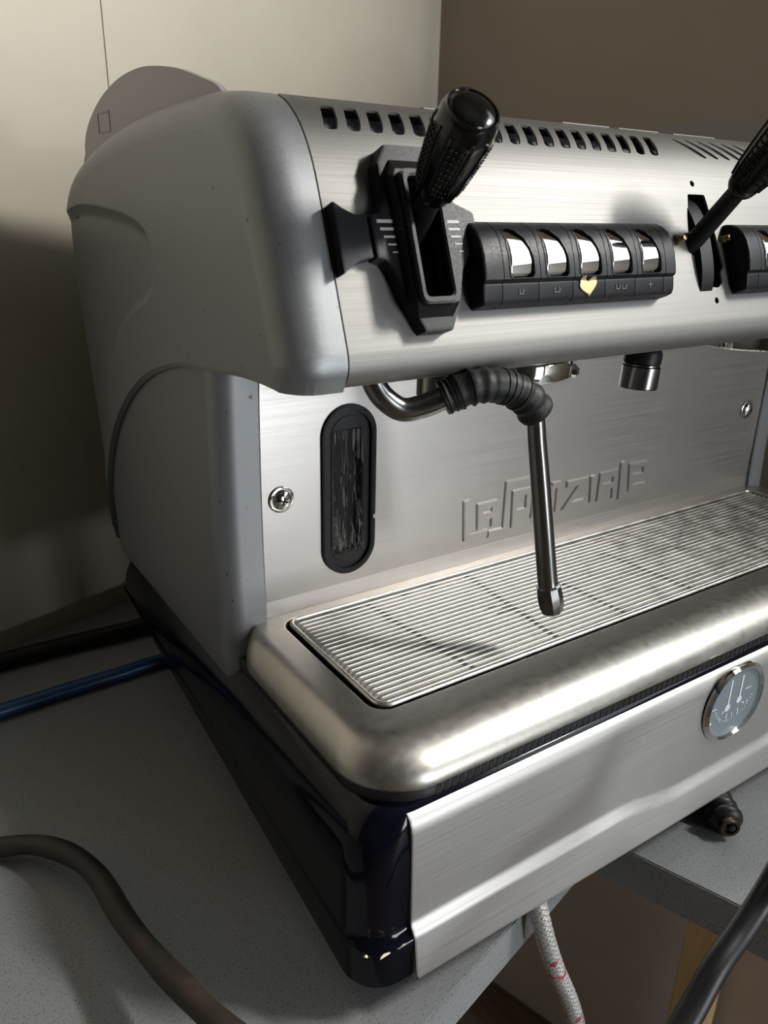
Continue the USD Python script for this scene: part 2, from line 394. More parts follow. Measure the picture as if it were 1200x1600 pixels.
def vent(xa, za, xb, zb, w):
    """rounded slot through the curved top of the fascia"""
    pts = []
    zs = np.linspace(za, zb, 6); xs = np.linspace(xa, xb, 6)
    for x, z in zip(xs, zs):
        p, n = prof_at(z)
        for a in np.linspace(0, 2*np.pi, 12, endpoint=False):
            for s in (-1, 1):
                pts.append((x + w/2*math.cos(a), p[0] + .004*s*n[0], p[1] + .004*s*n[1] + w/2*.7*math.sin(a)))
    return man(hull(pts))
cut = []
VX0, VS = -.3025, .01565
for i in range(19):
    x = VX0 + i*VS
    cut.append(vent(x-.0026, .5362, x+.0026, .5476, .0090))
for i in range(6):
    x = .0375 + i*.0156
    cut.append(vent(x, .5365, x-.0215, .5495, .0042))
for i in range(19):
    x = .165 + i*VS
    if x < .31: cut.append(vent(x, .5375, x, .5465, .0072))
slot2 = rpoly([(-.0005, .044), (.020, .044), (.0222, .034), (.0285, 0), (.0305, -.012), (.0258, -.0165), (.0258, -.025), (.020, -.0285), (.004, -.0275), (.0015, -.013), (-.006, -.003), (-.0055, .021)], .0016)
cut.append(man(onf(extr(slot2, .05, z0=-.025))))
slot1 = rpoly([(-.2785, .038), (-.259, .038), (-.259, -.029), (-.2785, -.029)], .003)
cut.append(man(onf(extr(slot1, .05, z0=-.025))))
for x, s in ((.008, .0525), (.0155, -.0385)):
    cut.append(man(onf(extr(Point(x, s).buffer(.0024), .03, z0=-.015))))
for c in cut: fascia = fascia - c
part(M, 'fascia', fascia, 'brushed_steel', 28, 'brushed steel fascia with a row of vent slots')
# inner dark sheet behind the slots, the top plate and the inner body
inner = LineString(np.array(PROF[4:-14]) + np.array([.014, -.006])).buffer(.0006, cap_style=2)
part(M, 'inner_shell', extr(inner, .64, YZX, (-.32, 0, 0)), 'inner_foil', 30)
part(M, 'top_plate', bx((0, .125, .5535), (.648, .350, .002), I3, .0006), 'brushed_steel', False)
for k, (a, b) in enumerate(((-.2205, -.165), (-.095, -.045), (-.035, .012), (.030, .085))):
    part(M, 'top_rail', bx(((a+b)/2, -.046, .5555), (b-a, .010, .0010), I3, .0003), 'brushed_steel', False)
part(M, 'body', bx((0, .16, .345), (.640, .300, .395), I3, .004), 'void', False)
part(M, 'underside', bx((0, -.045, .3955), (.640, .095, .0016)), 'void', False)

# end covers: rounded convex shells, cut along the arch
def rounded_side(outline, xin, xout, r, n=7):
    s = 1 if xout > xin else -1
    P = Polygon(outline).convex_hull
    pts = []
    for q in list(P.exterior.coords)[:-1]: pts.append((xin, *q))
    for i in range(n+1):
        a = i/n*math.pi/2
        for q in list(P.buffer(-r*(1-math.cos(a)), join_style=1).exterior.coords)[:-1]:
            pts.append((xout - s*(r - r*math.sin(a)), *q))
    return man(hull(pts))
FRONT = [(p[0]-.0012*0, p[1]) for p in PROF[:-3]]
TOPO = [(-.118, .3955)] + [tuple(p + np.array([-.0012, 0])) for p in PROF[:-3]][::-1] + [tuple(p) for p in crom([(-.045, .5558), (-.009, .5585), (.06, .558), (.13, .5545), (.20, .547), (.27, .5345), (.32, .519), (.350, .497), (.362, .468), (.3615, .425), (.350, .36), (.333, .28), (.320, .20), (.314, .145)], 5)]
ARCH = crom([(-.20, .390), (-.142, .3945), (-.10, .3968), (-.060, .3955), (-.014, .3905), (.036, .386), (.085, .375), (.130, .360), (.172, .340), (.210, .316), (.245, .287), (.272, .255), (.292, .220), (.303, .185), (.308, .150), (.309, .10)], 6)
INSET = crom([(.42, .470), (.345, .484), (.286, .4915), (.212, .4905), (.150, .4865), (.108, .480), (.091, .470), (.0855, .456), (.0875, .441), (.097, .430), (.115, .4215), (.150, .409), (.185, .392), (.218, .368), (.250, .335), (.276, .295), (.293, .25), (.303, .20), (.308, .14)], 6)
def end_cover(s):
    full = rounded_side(TOPO + [(-.02, .15)], s*.3252, s*.362, .0225)
    def slabx(poly, xa, xb): return man(extr(poly, abs(xb-xa), YZX, (min(xa, xb), 0, 0)))
    below = Polygon([tuple(p) for p in ARCH] + [(-.20, .05)]).buffer(0)
    cov = full - slabx(below, s*.30, s*.40)
    for k in range(3):      # softened lower edge along the arch
        d = .0010*(k+1)
        cov = cov - slabx(below.buffer(d), s*(.362-.0009*(3-k)), s*.40)
    ins = Polygon([tuple(p) for p in INSET] + [(.45, .10)]).buffer(0)
    cov = to_tm(cov.refine_to_length(.006))
    line = LineString(INSET)
    for size in (.003, .0016):       # finer near the moulded lip
        c = cov.triangles_center; near = (np.abs(c[:, 0]) > .335) & (shapely.distance(shapely.points(c[:, 1], c[:, 2]), line) < (.022 if size > .002 else .006))
        el = np.linalg.norm(cov.triangles - np.roll(cov.triangles, 1, axis=1), axis=2).max(1)
        near &= el > size*1.3
        v, f = trimesh.remesh.subdivide(cov.vertices, cov.faces, np.nonzero(near)[0]); cov = trimesh.Trimesh(v, f, process=False)
    v = cov.vertices.copy(); pts = shapely.points(v[:, 1], v[:, 2])
    d = np.where(shapely.contains(ins, pts), shapely.distance(pts, line), 0)
    dep = .0044*np.clip(d/.009, 0, 1)**.8
    v[:, 0] -= s*dep*(np.abs(v[:, 0]) > .332)
    cov.vertices = v
    return cov
def side_panel(s):
    """inset lower side panel whose front edge rolls round into a column beside the splash panel"""
    rings = []
    for z in np.linspace(.132, .412, 22):
        t = (z-.132)/.28
        yf = -.0085 + .0055*4*t*(1-t)
        xo = .3565
        r = .0165
        bot = max(0, (.150-z)/.018)**2*.006
        pts = [(.3215, yf + .05), (.3215, yf+.0015), (.3232, yf)]
        for a in np.linspace(0, math.pi/2, 9): pts.append((xo - bot - r + r*math.sin(a), yf + r - r*math.cos(a)))
        pts += [(xo-bot, .12), (xo-bot, .22)]
        yb = np.interp(z, [.13, .2, .28, .34, .4], [.302, .307, .315, .33, .34])
        for a in np.linspace(0, math.pi/2, 7): pts.append((xo - bot - .015 + .015*math.cos(a), yb - .015 + .015*math.sin(a)))
        pts += [(.3215, yb)]
        L = np.array(pts); L[:, 0] *= s
        if s < 0: L = L[::-1]
        rings.append(ring(L, z))
    return loft(rings, True, True)
for s, nm in ((-1, 'left'), (1, 'right')):
    part(M, 'end_cover', end_cover(s), 'silver_paint', 32, 'silver painted rounded end cover' if s < 0 else None)
    part(M, 'side_panel', side_panel(s), 'silver_paint', 35)
# grey cup guards, one at each end of the top
EAR = [(-.032, .542), (-.010, .5605), (.019, .5690), (.063, .5790), (.114, .5858), (.152, .5875), (.195, .5855), (.242, .5780), (.280, .5665), (.306, .5530), (.316, .5380), (.30, .52), (.0, .53)]
ear = Polygon(crom(EAR, 10))
part(M, 'cup_guard', extr(ear, .004, YZX, (-.343, 0, 0)), 'ear_plastic', 30, 'lilac-grey half-round cup guard')
EAR2 = [(y, z + (.0125 if z > .556 else 0)) for y, z in EAR]
part(M, 'cup_guard', extr(Polygon(crom(EAR2, 5)), .004, YZX, (.339, 0, 0)), 'ear_plastic', 30)
mark = extr(Polygon([(.226, .5500), (.262, .5500), (.262, .5660), (.226, .5660)]).difference(Polygon([(.2275, .5510), (.2605, .5510), (.2605, .5650), (.2275, .5650)])), .0003, YZX, (-.3434, 0, 0))
part(M, 'printed_frame', mark, 'ear_print', False)

# splash panel with its raised lettering
sp = sbox(-.3225, .188, .3225, .3945).difference(stadium(-.2450, .2815, .044, .136))
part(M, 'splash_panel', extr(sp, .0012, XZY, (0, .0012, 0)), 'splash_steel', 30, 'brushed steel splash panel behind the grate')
part(M, 'splash_fold', hull([(-.3225, -.0002, .2005), (.3225, -.0002, .2005), (-.3225, -.0012, .1872), (.3225, -.0012, .1872), (-.3225, .001, .1872), (.3225, .001, .1872), (-.3225, .001, .2005), (.3225, .001, .2005)]), 'splash_steel', False)
def strokes(lines, w): return unary_union([LineString([(x/1000, z/1000) for x, z in l]).buffer(w/2, cap_style=2, join_style=2) for l in lines])
W = .0062
letters = [
    [[(-121, 250), (-118.5, 213.5), (-94, 213.5)]],                                                                    # L
    [[(-103, 219), (-104.5, 241), (-87, 241), (-86, 219)], [(-104, 230.5), (-86, 230.5)]],                              # A
    [[(-92, 211), (-71.5, 211), (-71.5, 257), (-20, 257)]],                                                            # S, long and stepped
    [[(-60.5, 212), (-62, 246), (-44, 246), (-44, 226), (-61, 226)]],                                                  # P
    [[(-35.5, 217), (-36.5, 245.5), (-18, 245.5)], [(-35.5, 231), (-19, 231)]],                                         # A
    [[(-12, 217), (-12.5, 245.5)], [(-4, 245.5), (-3.5, 217)], [(-14, 245.5), (-2, 245.5)]],
    [[(7, 243), (30, 243), (10, 220), (33, 220)]],                                                                      # Z
    [[(43.5, 246), (46, 218)]],                                                                                         # I
    [[(56.5, 217), (57, 244), (77, 244), (79, 217)], [(58, 231), (78, 231)]],                                           # A
    [[(87, 254), (89.5, 216), (113, 214.5)]],                                                                           # L
    [[(125, 247), (101, 247), (104, 222), (127, 222)], [(103, 234), (124, 234)], [(124, 247), (124.5, 233)]],            # E
]
for L in letters:
    poly = strokes(L, W)
    ms = []
    for k, (d, h) in enumerate(((.0010, .0004), (.0005, .0009), (0, .0013), (-.0006, .0015))):
        q = poly.buffer(d, join_style=1)
        ms.append(extr(q, h+.0004, XZY, (0, .0004, 0)))
    part(M, 'raised_letter', cat_(*ms), 'splash_steel', 25)
for x in (-.305, .293):
    c = np.array([x, -.0012, .2855])
    head = lathe([(.0105, -.0004), (.0105, .0002), (.0098, .0006), (.0072, .0006), (.0078, .0012), (.0072, .0026), (.0052, .0038), (.0028, .0044), (.0, .0045)], 32, (0, -1, 0), c)
    p = part(M, 'screw', head, 'chrome', 35, 'chrome cross-head screw')
    part(p, 'cross_slot', cat_(bx(c + [0, -.0042, 0], (.0065, .0012, .0013), trimesh.transformations.rotation_matrix(.35, (0, 1, 0))[:3, :3]), bx(c + [0, -.0042, 0], (.0013, .0012, .0065), trimesh.transformations.rotation_matrix(.35, (0, 1, 0))[:3, :3])), 'void', False)

# sight glass
g0 = stadium(-.2450, .2815, .0495, .1435); g1 = stadium(-.2450, .2815, .0405, .134)
win = rpoly([(-.2600, .3335), (-.2310, .3335), (-.2310, .2290), (-.2600, .2290)], .002)
notch = sbox(-.2225, .2535, -.2150, .2580)
bez = bevelled(g0.difference(notch), -.001, .0030, .0016, 3)
bez = [extr(g0.difference(g1).difference(notch), .0025, z0=0)] + [extr(g0.difference(g1).buffer(-.0006*k).difference(notch), .0003, z0=.0025+.0003*(k-1)) for k in (1, 2)]
p = part(M, 'sight_glass', apply(cat_(*bez), XZY), 'black_plastic', 30, 'black oval sight glass with a crumpled clear film')
dish = [extr(g1.difference(win), .0010, z0=-.0012), extr(g1.buffer(-.0045).difference(win.buffer(.0006)), .0008, z0=-.0002)]
part(p, 'recess', apply(cat_(*dish), XZY), 'black_plastic', 30)
part(p, 'backing', apply(extr(win.buffer(.003), .001, z0=-.010), XZY), 'void', False)
part(p, 'rim', apply(extr(win.buffer(.0004).difference(win.buffer(-.0006)), .0020, z0=-.0018), XZY), 'black_plastic', False)
nx, nz = 26, 90
X, Z = np.meshgrid(np.linspace(-.2598, -.2312, nx), np.linspace(.2292, .3333, nz), indexing='ij')
fold = meshkit.fbm(np.stack([X*170 + Z*25, Z*38 + X*40, X*0], -1), 4, 3)
fold = np.abs(fold - .5)*2
Yf = -.0005 + .0052*(1-fold)**2*np.clip((.335-Z)/.05, .15, 1) - .0032
V = np.stack([X, Yf, Z], -1).reshape(-1, 3); Fq = []
for i in range(nx-1):
    for j in range(nz-1): a = i*nz+j; Fq.append((a, a+nz, a+nz+1, a+1))
part(p, 'film', (V, np.array(Fq)), 'film', True, 'crumpled transparent film')

# group heads, spout
for gx in (-.150, .150):
    c = np.array([gx, -.070, .008])
    p = part(M, 'group_head', lathe([(.038, .378), (.044, .380), (.044, .3875), (.038, .388)], 48, (0, 0, 1), c), 'black_plastic', 35)
    part(p, 'collar', lathe([(.040, .3735), (.0475, .3735), (.0495, .3750), (.0500, .3800), (.0495, .3850), (.0490, .3870), (.040, .3872)], 56, (0, 0, 1), c), 'chrome', 35)
    part(p, 'lug', cat_(bx(c + [.040, -.027, .3755], (.014, .011, .010), trimesh.transformations.rotation_matrix(-.5, (0, 0, 1))[:3, :3], .003)), 'chrome', 30)
    part(p, 'shower_plate', lathe([(.0, .3770), (.041, .3770), (.041, .3795)], 40, (0, 0, 1), c), 'dull_chrome', 30)
p = part(M, 'water_spout', lathe([(.0130, .3560), (.0158, .3560), (.0162, .3575), (.0160, .3745), (.0150, .3755), (.0150, .3765), (.0100, .3775)], 36, (.06, 0, 1), (-.022, -.075, 0)), 'dull_chrome', 35)
part(p, 'spout_nut', lathe([(.0150, .3772), (.0157, .3780), (.0157, .3860), (.0140, .3890), (.0128, .3890), (.0128, .3960)], 28, (.06, 0, 1), (-.022, -.075, 0)), 'black_plastic', 30)
part(M, 'drain_cup', lathe([(.018, .3850), (.026, .3870), (.030, .3945), (.030, .397)], 32, (0, 0, 1), (.050, -.055, 0)), 'black_plastic', 35)
part(M, 'boiler_pipe', lathe([(.0120, .366), (.0150, .368), (.0150, .397)], 24, (0, 0, 1), (-.205, -.058, 0)), 'dull_chrome', 35)

# steam wand
path = crom([(-.2930, -.1020, .412), (-.2924, -.1040, .4028), (-.2903, -.1060, .3930), (-.2849, -.1090, .3842), (-.2738, -.1130, .3764), (-.2615, -.1180, .3781), (-.2486, -.1240, .3837), (-.2400, -.1280, .3875)], 8)
p = part(M, 'steam_wand', tube(path, .0076, 20), 'dull_chrome', 40, 'steel steam wand with a black rubber sleeve')
sl = crom([(-.2500, -.1235, .3830), (-.2469, -.1250, .3845), (-.2339, -.1310, .3901), (-.2215, -.1350, .3908), (-.2077, -.1380, .3883), (-.1948, -.1400, .3815), (-.1841, -.1410, .3706)], 10)
tt = np.linspace(0, 1, len(sl))
rr = .0112 + .0005*np.sin(tt*60)*(np.abs(np.sin(tt*5.2)) > .45) + .0012*np.clip((tt-.72)/.28, 0, 1)
part(p, 'rubber_sleeve', tube(sl, rr, 28), 'black_rubber', 35, 'black rubber sleeve')
for t in (.20, .26, .34, .60, .66, .71, .78):
    i = int(t*(len(sl)-1)); T_, N_, B_ = frames(sl)
    part(p, 'sleeve_ring', lathe([(.0108, -.0006), (rr[i]+.0007, -.0004), (rr[i]+.0007, .0004), (.0108, .0006)], 28, T_[i], sl[i]), 'black_rubber', 35)
wd = crom([(-.1960, -.1395, .3800), (-.1905, -.1400, .3780), (-.1849, -.1410, .3676), (-.1819, -.1420, .3497), (-.1781, -.1435, .3268), (-.1730, -.1470, .2889), (-.1680, -.1510, .2493), (-.1665, -.1525, .2390)], 8)
part(p, 'wand_tube', tube(wd, np.interp(np.linspace(0, 1, len(wd)), [0, .3, .9, 1], [.0060, .0062, .0074, .0076]), 24), 'dull_chrome', 40)
d = np.array(wd[-1]-wd[-6]); d /= np.linalg.norm(d); o = wd[-1]
part(p, 'wand_tip', lathe([(.0074, -.004), (.0090, -.002), (.0096, .005), (.0094, .012), (.0078, .0180), (.0040, .0210), (.0, .0215)], 10, d, o), 'dull_chrome', 25)

# lever bracket on the left
outer = rpoly([(-.2825, .061), (-.2530, .061), (-.2450, .050), (-.2435, .036), (-.2385, .0285), (-.2275, .0240), (-.2250, .0225), (-.2245, .0015), (-.2265, -.0005), (-.2350, -.0045), (-.2405, -.0120), (-.2465, -.031), (-.2555, -.047), (-.2760, -.047), (-.2850, -.028), (-.2905, -.0115), (-.2950, -.0050), (-.3005, -.0035), (-.3005, .0205), (-.2945, .0220), (-.2905, .0280), (-.2895, .050)], .0012)
BASEH = .0115
hole = rpoly([(-.2788, .0385), (-.2592, .0385), (-.2592, -.0290), (-.2788, -.0290)], .003)
ms = bevelled(outer.difference(hole), -.001, BASEH, .0016, 3)
p = part(M, 'lever_bracket', onf(cat_(*ms)), 'black_plastic', 30, 'black plastic lever bracket with white graduation bars')
spine = man(hull([(x, y, .004) for x, y in ((-.2805, .060), (-.2545, .060), (-.2510, .048), (-.2518, -.030), (-.2562, -.0465), (-.2752, -.0465), (-.2850, -.030), (-.2856, .048))] +
                 [(x, y, .0185) for x, y in ((-.2830, .0440), (-.2545, .0440), (-.2530, .0400), (-.2530, -.0320), (-.2835, -.0320), (-.2850, .040))])) - man(extr(hole, .04, z0=-.01))
part(p, 'spine', onf(spine), 'black_plastic', 25)
ro = rpoly([(-.2828, .0430), (-.2552, .0430), (-.2552, -.0335), (-.2828, -.0335)], .005)
ri = rpoly([(-.2788, .0390), (-.2592, .0390), (-.2592, -.0295), (-.2788, -.0295)], .003)
rim = [extr(ro.difference(ri), .0055, z0=.0165)] + [extr(ro.buffer(-.0005*k).difference(ri.buffer(.0005*k)), .0005, z0=.0220+.0005*(k-1)) for k in (1, 2)]
part(p, 'slot_rim', onf(cat_(*rim)), 'black_plastic', 30)
arm = rpoly([(-.3230, .0290), (-.3165, .0245), (-.3100, .0215), (-.3018, .0205), (-.3018, -.0030), (-.3060, -.0035), (-.3120, -.0050), (-.3180, -.0080), (-.3235, -.0125)], .0010)
part(p, 'side_arm', onf(cat_(*bevelled(arm, -.001, .0105, .0014, 3))), 'black_plastic', 30)
for i, wbar in enumerate((.0108, .0094, .0078, .0058, .0036)):
    z = .0168 - .0044*i; hh = .0018 - .00030*i
    part(p, 'graduation_bar', onf(bx((-.2862 - wbar/2, z, BASEH+.0001), (wbar, hh, .0006))), 'print_grey', False, 'printed grey bar')
    part(p, 'graduation_bar', onf(bx((-.2384 - wbar/2 - .0004*i*0, z, BASEH+.0001), (wbar, hh, .0006))), 'print_grey', False)
# levers
def lever(P, ax, t0, t1, name_label, rb=.0112, rt=.0160):
    P = np.array(P, float); ax = np.array(ax, float); ax /= np.linalg.norm(ax)
    A = axis_frame(ax)
    shaft = tube([P - ax*.035, P - ax*.005, P + ax*(t0+.006)], [.0075, .0070, .0066], 16)
    p = part(M, 'lever', shaft, 'black_plastic', 40, name_label)
    L = t1-t0
    prof = [(.0, t0-.004), (rb*.72, t0-.003), (rb*.92, t0), (rb, t0+.004), (rb+.25*(rt-rb)+.0012, t0+.25*L), (rb+.6*(rt-rb)+.0014, t0+.55*L), (rt+.0006, t0+.82*L), (rt, t1-.008), (rt*.985, t1-.004), (rt*.93, t1-.0010), (rt*.86, t1)]
    part(p, 'grip', lathe(prof, 48, ax, P), 'grip_black', 40, 'black ribbed lever grip')
    part(p, 'end_cap', lathe([(rt*.90, t1-.003), (rt*.90, t1-.0002), (rt*.87, t1+.0008), (rt*.82, t1+.0008), (rt*.79, t1-.0002), (rt*.76, t1+.0002), (rt*.70, t1+.0013), (rt*.5, t1+.0024), (rt*.25, t1+.0030), (0, t1+.0031)], 40, ax, P), 'grip_black', 40)
    dots = []
    for k in range(5):
        a = 2*np.pi*k/5 + .5
        pad = []
        for t in np.linspace(.14, .80, 12):
            r = np.interp(t0+t*L, [q[1] for q in prof], [q[0] for q in prof])
            for da in (-.30, .30):
                q = A @ np.array([math.cos(a+da)*(r+.0010), math.sin(a+da)*(r+.0010), 0]) + P + ax*(t0+t*L)
                pad.append(q)
        for i in range(9):
            t = .18 + .58*i/8
            r = np.interp(t0+t*L, [q[1] for q in prof], [q[0] for q in prof])
            for da in (-.24, -.08, .08, .24):
                q = A @ np.array([math.cos(a+da)*(r+.0003), math.sin(a+da)*(r+.0003), 0]) + P + ax*(t0+t*L)
                s = trimesh.creation.icosphere(1, .00085); s.apply_translation(q); dots.append(s)
        for da in (-.36, .36):
            line = []
            for t in np.linspace(.08, .86, 16):
                r = np.interp(t0+t*L, [q[1] for q in prof], [q[0] for q in prof])
                line.append(A @ np.array([math.cos(a+da)*(r+.0001), math.sin(a+da)*(r+.0001), 0]) + P + ax*(t0+t*L))
            part(p, 'grip_rib', tube(np.array(line), .0009, 8), 'grip_black', 40)
    part(p, 'grip_dots', cat_(*dots), 'grip_black', 40, kind='stuff')
    return p
lever((-.2690, -.118, .488), (-.13, -.72, .68), .022, .0775, 'black steam lever in the bracket beside the end cover')
LP, LAX = (-.004, -.118, .484), np.array([.06, -.62, .78])
lv = lever(LP, LAX, .037, .100, 'black lever in the open slot at the middle of the fascia')
cam_pts = crom([(-.0880, .5045), (-.0990, .4985), (-.1095, .4850), (-.1170, .4680), (-.1215, .4530), (-.1225, .4410), (-.1190, .4340)], 5)
camp = LineString(cam_pts).buffer(.003, cap_style=1)
part(lv, 'cam_cover', extr(camp, .0145, YZX, (-.0035, .002, 0)), 'black_plastic', 35)
part(M, 'slot_well', onf(cat_(bx((.012, .008, -.034), (.05, .09, .002)), )), 'void', False)
for x in (-.0225, .033):
    p = part(M, 'stud', lathe([(.0030, -.001), (.0030, .0055), (.0026, .0060), (.0026, .0085), (.0020, .0092), (0, .0094)], 18, FN, fp(x, .0085, 0)), 'brass', 35, 'brass stud beside the lever slot')
    part(p, 'stud_nut', lathe([(.0042, .0005), (.0042, .0030)], 6, FN, fp(x, .0085, 0)), 'dull_chrome', False)

# keypads
KSEC = [(.0200, -.001), (.0198, .0040), (.0180, .0090), (.0145, .0140), (.0095, .0178), (.0030, .0200), (-.0060, .0208), (-.0140, .0202), (-.0205, .0192), (-.0216, .0180), (-.0224, .0164), (-.0236, .0164), (-.0312, .0148), (-.0338, .0130), (-.0345, .0090), (-.0345, -.001)]
def khight(s):
    q = sorted(KSEC[1:-1]); return float(np.interp(s, [a for a, _ in q], [b for _, b in q]))
SHX = np.array([[0, 0, 1.], [1, 0, 0], [0, 1, 0]])      # (s, h, x) -> (x, s, h)
def kseg(x0, x1, inset=0., round0=0., round1=0.):
    P = Polygon(KSEC).buffer(-inset) if inset else Polygon(KSEC)
    out = []
    if round0 or round1:
        n = 5
        for k in range(n):
            pass
    return extr(P, x1-x0, SHX, (x0, 0, 0))
def kend(x, d, w):
    """rounded end of the keypad: the section shrinks towards the outside"""
    rings = []
    base = np.array(Polygon(KSEC).exterior.coords)[:-1]
    c = np.array([-.006, .004])
    for a in np.linspace(0, math.pi/2, 7):
        k = 1 - .07*(1-math.cos(a))
        L = (base - c)*np.array([k, 1 - .09*(1-math.cos(a))]) + c
        xx = x + d*w*math.sin(a)
        rings.append(np.c_[np.full(len(L), xx), L])
    m = loft(rings, False, True) if d > 0 else loft(rings, False, True)
    if (m.area_faces.size and m.face_normals[-1][0]*d < 0): m.invert()
    return m
BTN = rpoly([(-.0088, -.0178), (-.0078, -.0190), (.0074, -.0190), (.0088, -.0176), (.0088, -.0100), (.0072, -.0030), (.0034, .0046), (-.0012, .0090), (-.0048, .0104), (-.0080, .0098), (-.0088, .0082)], .0007, 4)
def button_mesh(h0, top, bv):
    x0, y0, x1, y1 = BTN.bounds; rows = []
    ys = np.r_[y0+1e-5, y0+.0004, np.linspace(y0+.0010, y1-.0010, 26), y1-.0004, y1-1e-5]
    for y in ys:
        g = BTN.intersection(LineString([(-1, y), (1, y)])); xl, _, xr, _ = g.bounds
        e = min(bv, (xr-xl)*.3); t = top(y) - bv*(1-min(1, min(y-y0, y1-y)/.0010))**2*.8
        rows.append([(xl, y, h0), (xl, y, t-bv), (xl+.08*e, y, t-.55*bv), (xl+.35*e, y, t-.18*bv), (xl+e, y, t), ((xl+xr)/2, y, t), (xr-e, y, t), (xr-.35*e, y, t-.18*bv), (xr-.08*e, y, t-.55*bv), (xr, y, t-bv), (xr, y, h0)])
    R = np.array(rows); a, n = R.shape[:2]; F = []
    for i in range(a-1):
        for j in range(n-1): F.append((i*n+j, i*n+j+1, (i+1)*n+j+1, (i+1)*n+j))
    v, f, _ = meshkit.arrays((R.reshape(-1, 3), np.array(F)))
    ex = [(0, j+1, j) for j in range(1, n-1)] + [((a-1)*n, (a-1)*n+j, (a-1)*n+j+1) for j in range(1, n-1)]
    m = trimesh.Trimesh(v, np.vstack([f, ex]), process=False)
    if m.face_normals[len(f)//2][2] < 0: m.invert()
    return m
def keypad(x0, label, heart):
    cells = [x0 + .0155 + .0304*k for k in range(6)]
    xe = cells[-1] + .0120
    body = [kend(x0 + .002, -1, .002), kseg(x0 + .002, cells[0]-.0003)]
    core = kseg(x0 + .006, xe-.006, .0006)
    pock = []
    for k in range(5):
        c = (cells[k]+cells[k+1])/2 + .0004
        seg = man(kseg(cells[k]+.0003, cells[k+1]-.0003)) - man(apply(extr(BTN.buffer(.0009), .05, z0=.010), I3, (c, 0, 0)))
        body.append(seg); pock.append(c)
    body += [kseg(cells[-1]+.0003, xe-.002), kend(xe-.002, 1, .002)]
    core = man(core)
    for c in pock: core = core - man(apply(extr(BTN.buffer(.0008), .05, z0=.010), I3, (c, 0, 0)))
    p = part(M, 'keypad', onf(cat_(*body, core)), 'black_plastic', 25, label)
    for k, c in enumerate(pock):
        loop = BTN.buffer(.0021).difference(BTN.buffer(.0010))
        rimm = extr(loop, .0006, z0=0); v = rimm.vertices.copy()
        rimm = rimm.subdivide_to_size(.002); v = rimm.vertices.copy()
        v[:, 2] += np.array([khight(q) for q in v[:, 1]]) - .0002; v[:, 0] += c; rimm.vertices = v
        part(p, 'button_rim', onf(rimm), 'black_plastic', 30)
        b = button_mesh(.009, lambda y: .0207 - 20*(y+.0055)**2, .0010)
        part(p, 'button', onf(apply(b, I3, (c, 0, 0))), 'chrome', 40, 'chrome push button')
    def flat(poly, mname, nm, dz=.0004, lab=None):
        m = extr(poly, dz, z0=0).subdivide_to_size(.002); v = m.vertices.copy()
        v[:, 2] += np.array([khight(q) for q in v[:, 1]]) + .00005; m.vertices = v
        return part(p, nm, onf(m), mname, False, lab)
    def cup(cx, w): 
        o = sbox(cx-w, -.0292, cx+w, -.0258); return o.difference(sbox(cx-w+.0006, -.0286, cx+w-.0006, -.0252)).union(sbox(cx+w, -.0278, cx+w+.0012, -.0272))
    flat(cup(pock[0]-.0005, .0016), 'print_faint', 'cup_symbol')
    flat(cup(pock[1], .0024), 'print_faint', 'cup_symbol')
    flat(cup(pock[3]-.003, .0020).union(cup(pock[3]+.003, .0020)), 'print_faint', 'cup_symbol')
    flat(sbox(pock[4]-.002, -.0275, pock[4]+.002, -.0268).union(sbox(pock[4]-.0004, -.0292, pock[4]+.0004, -.0255)), 'print_faint', 'cup_symbol')
    if heart:
        t = np.linspace(0, 2*np.pi, 60, endpoint=False)
        hx = 16*np.sin(t)**3; hy = 13*np.cos(t)-5*np.cos(2*t)-2*np.cos(3*t)-np.cos(4*t)
        H = Polygon(np.c_[hx*.00050, hy*.00040]).buffer(0)
        H = shapely.affinity.rotate(H, 8); H = shapely.affinity.translate(H, pock[2]-.0015, -.0262)
        H = H.union(Polygon([(pock[2]-.0090, -.0215), (pock[2]-.0060, -.0205), (pock[2]-.0050, -.0245), (pock[2]-.0085, -.0255)]).buffer(.0004))
        flat(H, 'gold', 'heart_sticker', .0008, 'worn golden heart sticker')
    return p
import shapely.affinity
keypad(-.2320, 'black keypad with five chrome buttons and a golden heart sticker', True)
keypad(.0360, 'second black keypad at the right edge of the picture', False)

# base tub, front panel, gasket
prof = [(0, 0, .030), (0, 0, .058), (.001, .001, .0605), (.0012, .0060, .0630), (.0014, .0068, .068), (.0014, .0068, .104)]
for a in np.linspace(.1, 1, 8)*math.pi/2:
    prof.append((.0014 + .022*(1-math.cos(a)),   .0068 + .010*(1-math.cos(a)), .104 + .050*math.sin(a)))
rings = []
for dx, dy, z in prof:
    rings.append(ring(rrect(-.3635+dx, .3635-dx, -.2190+dy, .292-dx, .026, 10), z))
tub = loft(rings, True, True)
tv = tub.vertices.copy(); lift = np.clip(.03 + (tv[:, 1]+.05)*.35, .03, .108)
tv[:, 2] = np.maximum(tv[:, 2], lift); tub.vertices = tv
tub = man(tub) - man(bx((0, -.2260, .09), (.6518, .0350, .20)))
part(M, 'base_tub', tub, 'black_gloss', 35, 'glossy black base with chipped corner edge')
def zg(x): 
    t = np.clip((.135-abs(x))/.08, 0, 1); t = t*t*(3-2*t); return .0685 - .0110*t
xs = np.linspace(-.3262, .3262, 90); G = []
